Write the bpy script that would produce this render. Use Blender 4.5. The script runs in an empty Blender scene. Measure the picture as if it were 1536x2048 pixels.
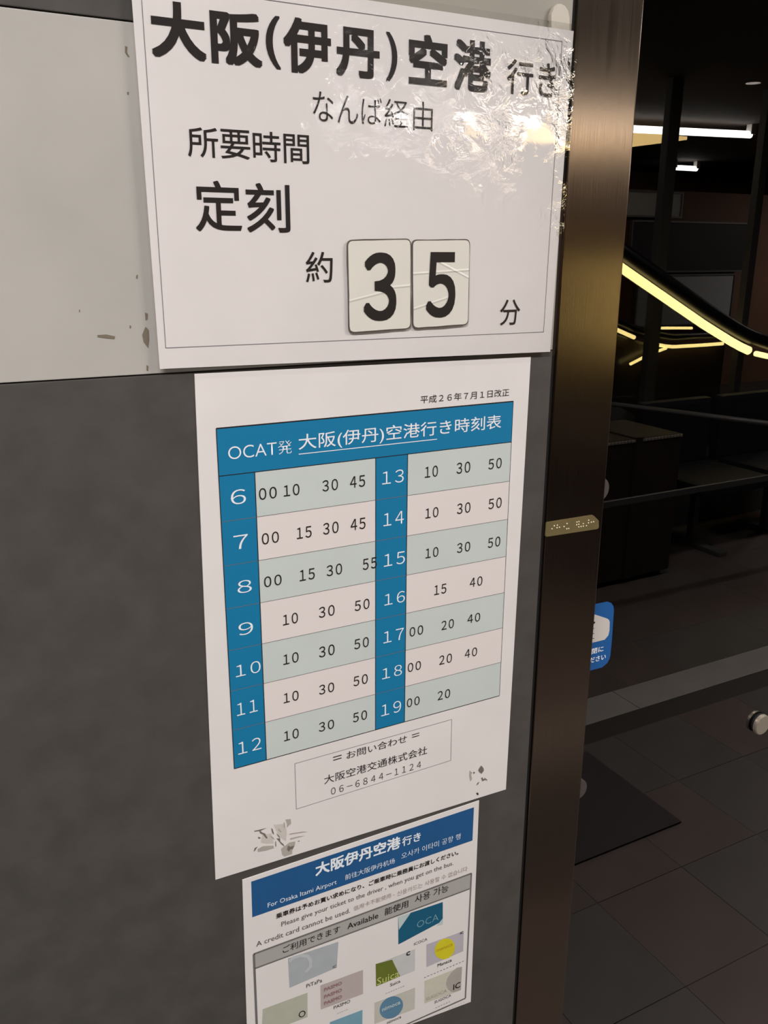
import bpy, bmesh, math, random
from mathutils import Matrix, Vector
random.seed(7)
scene = bpy.context.scene
COL = scene.collection

# ------------------------------------------------------------------ camera
cam_data = bpy.data.cameras.new('camera')
cam_data.sensor_fit = 'VERTICAL'
cam_data.sensor_height = 24.0
cam_data.lens = 1730.0 / 2048.0 * 24.0
cam_data.clip_start = 0.01
cam = bpy.data.objects.new('camera', cam_data)
COL.objects.link(cam)
cam.matrix_world = Matrix(((0.88434947, 0.13227882, -0.44769222, 0.0),
                           (-0.46681096, 0.25813965, -0.84584363, -0.735),
                           (0.00367992, 0.957009, 0.29003487, 1.64),
                           (0, 0, 0, 1)))
scene.camera = cam

# ------------------------------------------------------------------ world, lamps, exposure
world = bpy.data.worlds.new('world')
scene.world = world
world.use_nodes = True
world.node_tree.nodes['Background'].inputs[0].default_value = (0.9, 0.8, 0.7, 1)
world.node_tree.nodes['Background'].inputs[1].default_value = 0.05
scene.view_settings.view_transform = 'Standard'
scene.view_settings.look = 'None'
scene.view_settings.gamma = 1.0
scene.view_settings.exposure = 0.0
scene.view_settings.use_curve_mapping = False
LAMP_POWER = 44.0
LAMP_SPOTS = [(2.0, -1.15, 1.0), (-0.6, -1.15, 1.0), (4.8, -1.15, 1.0), (-0.6, -4.9, 2.4), (10.6, -5.0, 3.0)]      # ceiling lamps over the walkway; last pair added, unseen, to brighten the hall
LAMP_COLOUR = (1.0, 0.95, 0.925)
TUBE_LEVEL = 20.0
RAIL_LEVEL = 14.0
CEIL_Z = 2.75


# ------------------------------------------------------------------ materials
def srgb(r, g, b):
    return tuple(((c / 255) / 12.92 if c / 255 <= 0.04045 else ((c / 255 + 0.055) / 1.055) ** 2.4) for c in (r, g, b)) + (1.0,)


def mat(name, col, rough=0.6, metal=0.0, noise=0.0, scale=8.0, emit=0.0, bump=0.0, bscale=60.0, spec=0.5):
    m = bpy.data.materials.new(name)
    m.use_nodes = True
    nt = m.node_tree
    b = nt.nodes['Principled BSDF']
    b.inputs['Roughness'].default_value = rough
    b.inputs['Metallic'].default_value = metal
    b.inputs['Specular IOR Level'].default_value = spec
    b.inputs['Base Color'].default_value = col
    tc = nt.nodes.new('ShaderNodeTexCoord')
    if noise:
        n = nt.nodes.new('ShaderNodeTexNoise')
        n.inputs['Scale'].default_value = scale
        n.inputs['Detail'].default_value = 6
        nt.links.new(tc.outputs['Object'], n.inputs['Vector'])
        r = nt.nodes.new('ShaderNodeValToRGB')
        r.color_ramp.elements[0].position = 0.3
        r.color_ramp.elements[1].position = 0.7
        r.color_ramp.elements[0].color = tuple(c * (1 - noise) for c in col[:3]) + (1,)
        r.color_ramp.elements[1].color = tuple(min(1, c * (1 + noise)) for c in col[:3]) + (1,)
        nt.links.new(n.outputs['Fac'], r.inputs['Fac'])
        nt.links.new(r.outputs['Color'], b.inputs['Base Color'])
    if bump:
        n2 = nt.nodes.new('ShaderNodeTexNoise')
        n2.inputs['Scale'].default_value = bscale
        n2.inputs['Detail'].default_value = 5
        nt.links.new(tc.outputs['Object'], n2.inputs['Vector'])
        bp = nt.nodes.new('ShaderNodeBump')
        bp.inputs['Strength'].default_value = bump
        bp.inputs['Distance'].default_value = 0.002
        nt.links.new(n2.outputs['Fac'], bp.inputs['Height'])
        nt.links.new(bp.outputs['Normal'], b.inputs['Normal'])
    if emit:
        b.inputs['Emission Color'].default_value = col
        b.inputs['Emission Strength'].default_value = emit
    return m


def math_node(nt, op, a, b=None, c=None):
    n = nt.nodes.new('ShaderNodeMath')
    n.operation = op
    for i, v in enumerate((a, b, c)):
        if v is None:
            continue
        if isinstance(v, (int, float)):
            n.inputs[i].default_value = v
        else:
            nt.links.new(v, n.inputs[i])
    return n.outputs[0]


M = {}
M['ink'] = mat('black_ink', srgb(38, 32, 30), 0.5, spec=0.3)
M['brown_ink'] = mat('brown_ink', srgb(92, 76, 72), 0.6, spec=0.2)
M['grey_ink'] = mat('grey_ink', srgb(130, 128, 130), 0.6, spec=0.2)
M['grey_brown'] = mat('grey_brown_ink', srgb(165, 152, 148), 0.6, spec=0.2)
M['pink_ink'] = mat('pink_ink', srgb(150, 118, 118), 0.6, spec=0.2)
M['orange_ink'] = mat('orange_ink', srgb(190, 150, 40), 0.6, spec=0.2)
M['white'] = mat('white_ink', srgb(235, 242, 248), 0.6, spec=0.2)
M['paper'] = mat('white_paper', srgb(231, 226, 224), 0.45, noise=0.025, scale=14, bump=0.15, bscale=25, spec=0.3)
M['blue_time'] = mat('timetable_blue_print', srgb(22, 122, 168), 0.5, spec=0.3)
M['cell_green'] = mat('pale_green_print', srgb(203, 211, 208), 0.5, noise=0.02, scale=20, spec=0.3)
M['cell_white'] = mat('pale_pink_white_print', srgb(230, 222, 219), 0.5, spec=0.3)
M['blue_note'] = mat('notice_blue_print', srgb(34, 88, 140), 0.5, noise=0.05, scale=30, spec=0.3)
M['grey_bar'] = mat('grey_print', srgb(172, 170, 166), 0.5, spec=0.3)
M['frame_grey'] = mat('dark_grey_print', srgb(112, 110, 110), 0.5, spec=0.3)
for k, c in dict(card_silver=(172, 178, 182), card_ring=(188, 194, 196), card_pink=(186, 174, 172), card_green=(182, 184, 168), card_lightblue=(120, 164, 182),
                 card_teal=(24, 92, 122), card_pale=(190, 205, 205), card_lilac=(184, 180, 188), card_yellow=(212, 202, 40), card_strip=(198, 199, 198),
                 card_olive=(104, 114, 44), card_lime=(196, 206, 120), card_beige=(196, 194, 184), card_steelblue=(92, 134, 160), card_cream=(204, 200, 184),
                 card_grey=(172, 166, 160), scuff_dark=(120, 112, 104), scuff_light=(176, 170, 162), scuff_pale=(206, 200, 193), scuff_black=(60, 52, 48)).items():
    M[k] = mat(k, srgb(*c), 0.55, noise=0.04, scale=60, spec=0.3)
M['slab_light'] = mat('light_cream_stone', srgb(181, 178, 172), 0.45, noise=0.07, scale=7, bump=0.1, bscale=80, spec=0.3)
M['slab_mid'] = mat('mid_cream_stone', srgb(160, 155, 144), 0.45, noise=0.07, scale=7, bump=0.1, bscale=80, spec=0.3)
M['slab_dark'] = mat('dark_grey_stone', srgb(76, 73, 70), 0.5, noise=0.14, scale=26, bump=0.15, bscale=120, spec=0.35)
M['joint'] = mat('dark_joint', srgb(40, 34, 30), 0.8)
M['card'] = mat('ivory_card', srgb(232, 230, 222), 0.35, noise=0.02, scale=30, bump=0.3, bscale=18)
M['card_edge'] = mat('grimy_card_edge', srgb(92, 84, 74), 0.7)
M['brass'] = mat('dull_brass', srgb(134, 120, 82), 0.5, 0.5, noise=0.06, scale=60)
M['brass_dot'] = mat('bright_brass_dot', srgb(255, 240, 205), 0.3, 0.0)
M['sticker_blue'] = mat('sticker_blue', srgb(30, 92, 158), 0.4)
M['sticker_white'] = mat('sticker_white', srgb(208, 202, 196), 0.5)
M['boss'] = mat('satin_metal', srgb(172, 163, 148), 0.45, 0.55)
M['black_rubber'] = mat('black_rubber', srgb(22, 20, 19), 0.7)
M['paver'] = mat('grey_paver', srgb(91, 86, 82), 0.6, noise=0.12, scale=5)
M['paver_red'] = mat('reddish_paver', srgb(97, 84, 80), 0.6, noise=0.12, scale=5)
M['paver_dark'] = mat('dark_paver', srgb(70, 63, 62), 0.6, noise=0.1, scale=5)
M['paver_light'] = mat('pale_granite', srgb(158, 153, 149), 0.5, noise=0.08, scale=9)
M['floor'] = mat('floor_grout', srgb(62, 58, 55), 0.7, noise=0.1, scale=2)
M['ceiling'] = mat('dark_ceiling', srgb(74, 64, 59), 0.8)
M['wall_out'] = mat('brown_wall', srgb(122, 88, 68), 0.7, noise=0.15, scale=2)
M['inside'] = mat('dark_interior', srgb(30, 27, 26), 0.8)
M['tube'] = mat('lit_tube', (1.0, 0.97, 0.92, 1), 0.5, emit=TUBE_LEVEL)
M['rail_light'] = mat('lit_yellow_strip', (1.0, 0.80, 0.30, 1), 0.5, emit=RAIL_LEVEL)
M['soffit_glow'] = mat('glowing_amber_panel', (1.0, 0.70, 0.28, 1), 0.5, emit=5.0)  # tube light falling on the soffit, put in as emission
M['fixture'] = mat('white_fixture', srgb(200, 198, 194), 0.5)
M['lamp_lens'] = mat('lamp_diffuser', (1.0, 0.93, 0.86, 1), 0.5, emit=6.0)
M['frame_metal'] = mat('grey_aluminium', srgb(110, 108, 106), 0.5, 0.5)
M['rail_black'] = mat('black_handrail', srgb(18, 16, 16), 0.4)
M['balustrade'] = mat('dark_balustrade', srgb(70, 60, 52), 0.3, noise=0.1)
M['poster_pale'] = mat('pale_poster', srgb(176, 178, 178), 0.6)
M['poster_dark'] = mat('dark_board', srgb(24, 20, 22), 0.6)
M['trunk'] = mat('brown_leather', srgb(46, 30, 27), 0.6, noise=0.15, scale=12)
M['dark_boss'] = mat('dark_grey_metal', srgb(92, 84, 82), 0.55, 0.4)  # darker, slightly rougher metal for the caps beside the post
M['patch_dark_grey'] = mat('patch_dark_grey', srgb(61, 55, 55), 0.8)  # dark grey of the flat patch on the paving
M['stain'] = mat('brown_stain', srgb(120, 110, 94), 0.6)
M['stud'] = mat('pale_metal_studs', srgb(190, 178, 168), 0.4, 0.4)
M['navy'] = mat('navy_seat', srgb(26, 27, 36), 0.6)


def steel_material():
    m = bpy.data.materials.new('brushed_steel')
    m.use_nodes = True
    nt = m.node_tree
    b = nt.nodes['Principled BSDF']
    b.inputs['Metallic'].default_value = 1.0
    b.inputs['Base Color'].default_value = (0.20, 0.158, 0.125, 1)
    b.inputs['Anisotropic'].default_value = 0.75
    tc = nt.nodes.new('ShaderNodeTexCoord')
    mp = nt.nodes.new('ShaderNodeMapping')
    mp.inputs['Scale'].default_value = (900, 900, 9)        # vertical grain
    nt.links.new(tc.outputs['Object'], mp.inputs['Vector'])
    n = nt.nodes.new('ShaderNodeTexNoise')
    n.inputs['Scale'].default_value = 1.0
    n.inputs['Detail'].default_value = 3
    nt.links.new(mp.outputs['Vector'], n.inputs['Vector'])
    r = math_node(nt, 'MULTIPLY_ADD', n.outputs['Fac'], 0.14, 0.13)
    nt.links.new(r, b.inputs['Roughness'])
    bp = nt.nodes.new('ShaderNodeBump')
    bp.inputs['Strength'].default_value = 0.12
    bp.inputs['Distance'].default_value = 0.0005
    nt.links.new(n.outputs['Fac'], bp.inputs['Height'])
    nt.links.new(bp.outputs['Normal'], b.inputs['Normal'])
    tg = nt.nodes.new('ShaderNodeCombineXYZ')
    tg.inputs[STEEL_TANGENT].default_value = 1.0
    nt.links.new(tg.outputs[0], b.inputs['Tangent'])
    return m


STEEL_TANGENT = 0
M['steel'] = steel_material()


def glass_material(coated=True):
    m = bpy.data.materials.new('dark_coated_glass' if coated else 'clear_glass')
    m.use_nodes = True
    nt = m.node_tree
    nt.nodes.remove(nt.nodes['Principled BSDF'])
    out = nt.nodes['Material Output']
    tr = nt.nodes.new('ShaderNodeBsdfTransparent')
    tr.inputs[0].default_value = (0.35, 0.34, 0.33, 1)
    gl = nt.nodes.new('ShaderNodeBsdfGlossy')
    gl.inputs['Roughness'].default_value = 0.0
    gl.inputs['Color'].default_value = (1, 0.97, 0.95, 1)
    fr = nt.nodes.new('ShaderNodeFresnel')
    fr.inputs['IOR'].default_value = 1.5
    f = math_node(nt, 'MULTIPLY', fr.outputs[0], 2.0) if coated else 0.07
    mx = nt.nodes.new('ShaderNodeMixShader')
    if coated:
        nt.links.new(f, mx.inputs[0])
    else:
        mx.inputs[0].default_value = f
    nt.links.new(tr.outputs[0], mx.inputs[1])
    nt.links.new(gl.outputs[0], mx.inputs[2])
    nt.links.new(mx.outputs[0], out.inputs['Surface'])
    return m


M['glass'] = glass_material()


def film_material():
    """Clear laminating film: wrinkled towards its upper right, where it has come loose."""
    m = bpy.data.materials.new('clear_laminate')
    m.use_nodes = True
    nt = m.node_tree
    nt.nodes.remove(nt.nodes['Principled BSDF'])
    out = nt.nodes['Material Output']
    tc = nt.nodes.new('ShaderNodeTexCoord')
    sx = nt.nodes.new('ShaderNodeSeparateXYZ')
    nt.links.new(tc.outputs['Object'], sx.inputs[0])
    big = nt.nodes.new('ShaderNodeTexNoise')
    big.inputs['Scale'].default_value = 42
    big.inputs['Detail'].default_value = 5
    big.inputs['Roughness'].default_value = 0.55
    big.inputs['Distortion'].default_value = 0.8
    nt.links.new(tc.outputs['Object'], big.inputs['Vector'])
    # distance from a slanting line running from the top left of the film to its lower right
    x, z = sx.outputs[0], sx.outputs[2]
    d = math_node(nt, 'ADD', math_node(nt, 'MULTIPLY', x, 0.35), math_node(nt, 'MULTIPLY', z, 0.95))
    wob = math_node(nt, 'MULTIPLY_ADD', big.outputs['Fac'], 0.08, -0.04)
    d2 = math_node(nt, 'ADD', d, wob)
    mr = nt.nodes.new('ShaderNodeMapRange')
    mr.inputs['From Min'].default_value = 0.222
    mr.inputs['From Max'].default_value = 0.285
    nt.links.new(d2, mr.inputs['Value'])
    pat = nt.nodes.new('ShaderNodeTexNoise')
    pat.inputs['Scale'].default_value = 14
    pat.inputs['Detail'].default_value = 3
    nt.links.new(tc.outputs['Object'], pat.inputs['Vector'])
    pr = nt.nodes.new('ShaderNodeMapRange')
    pr.inputs['From Min'].default_value = 0.44
    pr.inputs['From Max'].default_value = 0.58
    nt.links.new(pat.outputs['Fac'], pr.inputs['Value'])
    bp = nt.nodes.new('ShaderNodeBump')
    bp.inputs['Distance'].default_value = 0.0014
    nt.links.new(math_node(nt, 'MULTIPLY_ADD', math_node(nt, 'MULTIPLY', mr.outputs[0], pr.outputs[0]), 0.9, 0.03), bp.inputs['Strength'])
    nt.links.new(big.outputs['Fac'], bp.inputs['Height'])
    tr = nt.nodes.new('ShaderNodeBsdfTransparent')
    gl = nt.nodes.new('ShaderNodeBsdfGlossy')
    gl.inputs['Roughness'].default_value = 0.03
    nt.links.new(bp.outputs['Normal'], gl.inputs['Normal'])
    fr = nt.nodes.new('ShaderNodeFresnel')
    fr.inputs['IOR'].default_value = 1.5
    nt.links.new(bp.outputs['Normal'], fr.inputs['Normal'])
    mx = nt.nodes.new('ShaderNodeMixShader')
    nt.links.new(fr.outputs[0], mx.inputs[0])
    nt.links.new(tr.outputs[0], mx.inputs[1])
    nt.links.new(gl.outputs[0], mx.inputs[2])
    nt.links.new(mx.outputs[0], out.inputs['Surface'])
    return m


M['film'] = film_material()


# ------------------------------------------------------------------ helpers
def link(name, mesh, material=None, parent=None, loc=None):
    o = bpy.data.objects.new(name, mesh)
    COL.objects.link(o)
    if material is not None and not mesh.materials:
        mesh.materials.append(material)
    if loc:
        o.location = loc
    if parent is not None:
        o.parent = parent
    return o


def mesh_from(bm, name):
    me = bpy.data.meshes.new(name)
    bmesh.ops.recalc_face_normals(bm, faces=bm.faces)
    bm.to_mesh(me)
    bm.free()
    return me


def bx(bm, x0, x1, y0, y1, z0, z1, bevel=0.0, seg=2):
    r = bmesh.ops.create_cube(bm, size=1.0)
    vs = r['verts']
    for v in vs:
        v.co = Vector(((x0 + x1) / 2 + v.co.x * (x1 - x0), (y0 + y1) / 2 + v.co.y * (y1 - y0), (z0 + z1) / 2 + v.co.z * (z1 - z0)))
    if bevel:
        es = {e for v in vs for e in v.link_edges}
        bmesh.ops.bevel(bm, geom=list(es), offset=bevel, segments=seg, affect='EDGES', profile=0.7)
    return vs


def box(name, x0, x1, y0, y1, z0, z1, material, parent=None, bevel=0.0):
    bm = bmesh.new()
    bx(bm, x0, x1, y0, y1, z0, z1, bevel)
    return link(name, mesh_from(bm, name), material, parent)


def prism(name, pts, y_front, y_back, material, parent=None, bevel=0.0):
    """Outline in the x,z plane, given front and back."""
    bm = bmesh.new()
    vf = [bm.verts.new((x, y_front, z)) for x, z in pts]
    vb = [bm.verts.new((x, y_back, z)) for x, z in pts]
    n = len(pts)
    f = bm.faces.new(vf)
    bm.faces.new(list(reversed(vb)))
    for i in range(n):
        bm.faces.new((vf[i], vb[i], vb[(i + 1) % n], vf[(i + 1) % n]))
    if bevel:
        bmesh.ops.bevel(bm, geom=list(f.edges), offset=bevel, segments=2, affect='EDGES')
    return link(name, mesh_from(bm, name), material, parent)


def stroke(name, pts, width, y, material, parent=None):
    """A printed line: a flat ribbon of constant width following the points."""
    bm = bmesh.new()
    P = [Vector(p) for p in pts]
    closed = (P[0] - P[-1]).length < 1e-6
    if closed:
        P = P[:-1]
    n = len(P)
    rows = []
    for i in range(n):
        a = P[i] - P[i - 1] if (i or closed) else P[1] - P[0]
        b = P[(i + 1) % n] - P[i] if (i < n - 1 or closed) else a
        a, b = a.normalized(), b.normalized()
        na, nb = Vector((-a.y, a.x)), Vector((-b.y, b.x))
        m = (na + nb).normalized()
        m *= width / 2 / max(0.3, m.dot(na))
        rows.append((bm.verts.new((P[i].x + m.x, y, P[i].y + m.y)), bm.verts.new((P[i].x - m.x, y, P[i].y - m.y))))
    for i in range(n if closed else n - 1):
        p, q = rows[i], rows[(i + 1) % n]
        bm.faces.new((p[0], p[1], q[1], q[0]))
    me = bpy.data.meshes.new(name)
    bm.to_mesh(me)
    bm.free()
    return link(name, me, material, parent)


def tube(name, pts, radius, material, parent=None, seg=10):
    bm = bmesh.new()
    pts = [Vector(p) for p in pts]
    rings = []
    for i, p in enumerate(pts):
        t = (pts[min(i + 1, len(pts) - 1)] - pts[max(i - 1, 0)]).normalized()
        a = t.cross(Vector((0, 1, 0)) if abs(t.y) < 0.9 else Vector((0, 0, 1))).normalized()
        b = t.cross(a).normalized()
        rings.append([bm.verts.new(p + (a * math.cos(k * 2 * math.pi / seg) + b * math.sin(k * 2 * math.pi / seg)) * radius) for k in range(seg)])
    for r0, r1 in zip(rings, rings[1:]):
        for k in range(seg):
            bm.faces.new((r0[k], r0[(k + 1) % seg], r1[(k + 1) % seg], r1[k]))
    bm.faces.new(rings[0])
    bm.faces.new(rings[-1])
    me = mesh_from(bm, name)
    me.shade_smooth()
    return link(name, me, material, parent)


def empty(name, loc, label=None, cat=None, group=None):
    o = bpy.data.objects.new(name, None)
    o.empty_display_size = 0.05
    COL.objects.link(o)
    o.location = loc
    if label:
        tag(o, label, cat, group)
    return o


def tag(o, label, cat, group=None):
    o['label'] = label
    o['category'] = cat
    if group:
        o['group'] = group
    return o


def structure(o):
    o['kind'] = 'structure'
    return o


def adopt(parent):
    """Children were modelled in world coordinates: keep them there under a parent that stands elsewhere."""
    inv = Matrix.Translation(parent.location).inverted()
    for ch in parent.children:
        ch.location = ch.location - parent.location


TEXT_CACHE = {}


WIDE = str.maketrans('0123456789', '０１２３４５６７８９')
ASPECT = {}


def glyphs(s, bold, fine=5):
    """Outlines of a line of print as a mesh scaled to the unit square, facing -y."""
    key = (s, bold)
    if key in TEXT_CACHE:
        return TEXT_CACHE[key]
    cu = bpy.data.curves.new('lettering', 'FONT')
    cu.body = s.translate(WIDE) if s.isdigit() else s
    if s.isdigit():
        cu.space_character = 0.58
    cu.size = 1.0
    cu.resolution_u = fine
    cu.offset = bold if bold < 0 else 0.0
    cu.fill_mode = 'FRONT'
    ob = bpy.data.objects.new('lettering_source', cu)
    COL.objects.link(ob)
    dg = bpy.context.evaluated_depsgraph_get()
    me = bpy.data.meshes.new_from_object(ob.evaluated_get(dg))
    bpy.data.objects.remove(ob)
    bpy.data.curves.remove(cu)
    xs = [v.co.x for v in me.vertices]
    ys = [v.co.y for v in me.vertices]
    x0, x1, y0, y1 = min(xs), max(xs), min(ys), max(ys)
    for v in me.vertices:
        v.co = Vector(((v.co.x - x0) / (x1 - x0), 0.0, (v.co.y - y0) / (y1 - y0)))
    if bold > 0:                      # heavier weight: the outline laid over itself, shifted all round
        fat = bmesh.new()
        for k in range(8):
            n0 = len(fat.verts)
            fat.from_mesh(me)
            fat.verts.ensure_lookup_table()
            dx, dy = ((1, 1), (1, 0), (1, -1), (0, -1), (-1, -1), (-1, 0), (-1, 1), (0, 1))[k]
            dx, dy = dx * bold * 0.9, dy * bold * 0.9
            for v in fat.verts[n0:]:
                v.co.x = (v.co.x * (x1 - x0) + dx + bold) / (x1 - x0 + 2 * bold)
                v.co.z = (v.co.z * (y1 - y0) + dy + bold) / (y1 - y0 + 2 * bold)
                v.co.y = -k * 0.000004
        fat.to_mesh(me)
        fat.free()
    ASPECT[key] = (y1 - y0) / (x1 - x0)
    me.materials.clear()
    TEXT_CACHE[key] = me
    return me


def lettering(s, x0, z0, x1, z1, y, material, parent, bold=0.0):
    """z1 None: a line on the slightly turned notice, its height following from its width."""
    me = glyphs(s, bold, 5 if z1 is not None else 2)
    if me.materials and me.materials[0] != material:
        me = me.copy()
        me.materials.clear()
    o = link('lettering', me, material, parent, (x0, y, z0))
    h = z1 - z0 if z1 is not None else (x1 - x0) * ASPECT[(s, bold)]
    o.scale = (x1 - x0, 1, h)
    if z1 is None:
        o.rotation_euler = (0, 0.012, 0)
    return o


# ------------------------------------------------------------------ print on the sheets, in metres on the wall plane
# (sheet, text, left, bottom, right, top, weight, ink)
STAINS=[[(0.1661, 1.7867), (0.1678, 1.7862), (0.1672, 1.7825), (0.1687, 1.7797), (0.1677, 1.7793), (0.1657, 1.7821)], [(0.1613, 1.6195), (0.1627, 1.6201), (0.1622, 1.6167), (0.161, 1.6174)], [(0.1661, 1.59), (0.1684, 1.589), (0.1678, 1.5843), (0.1661, 1.5837)], [(0.1657, 1.5787), (0.1682, 1.5758), (0.168, 1.5678), (0.1665, 1.5612), (0.1632, 1.5664), (0.1625, 1.572)], [(0.1267, 1.5734), (0.1339, 1.5736), (0.1407, 1.5718), (0.1398, 1.5696), (0.1329, 1.5706), (0.1269, 1.5717)], [(0.1642, 1.5474), (0.1657, 1.5462), (0.1651, 1.5422), (0.1638, 1.543)], [(0.153, 1.5803), (0.1541, 1.5797), (0.1536, 1.5776), (0.1528, 1.5779)], [(0.165, 1.7551), (0.1664, 1.7549), (0.166, 1.753), (0.165, 1.7533)], [(0.1146, 1.5938), (0.1153, 1.5936), (0.115, 1.5918), (0.1144, 1.5921)]]
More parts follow.
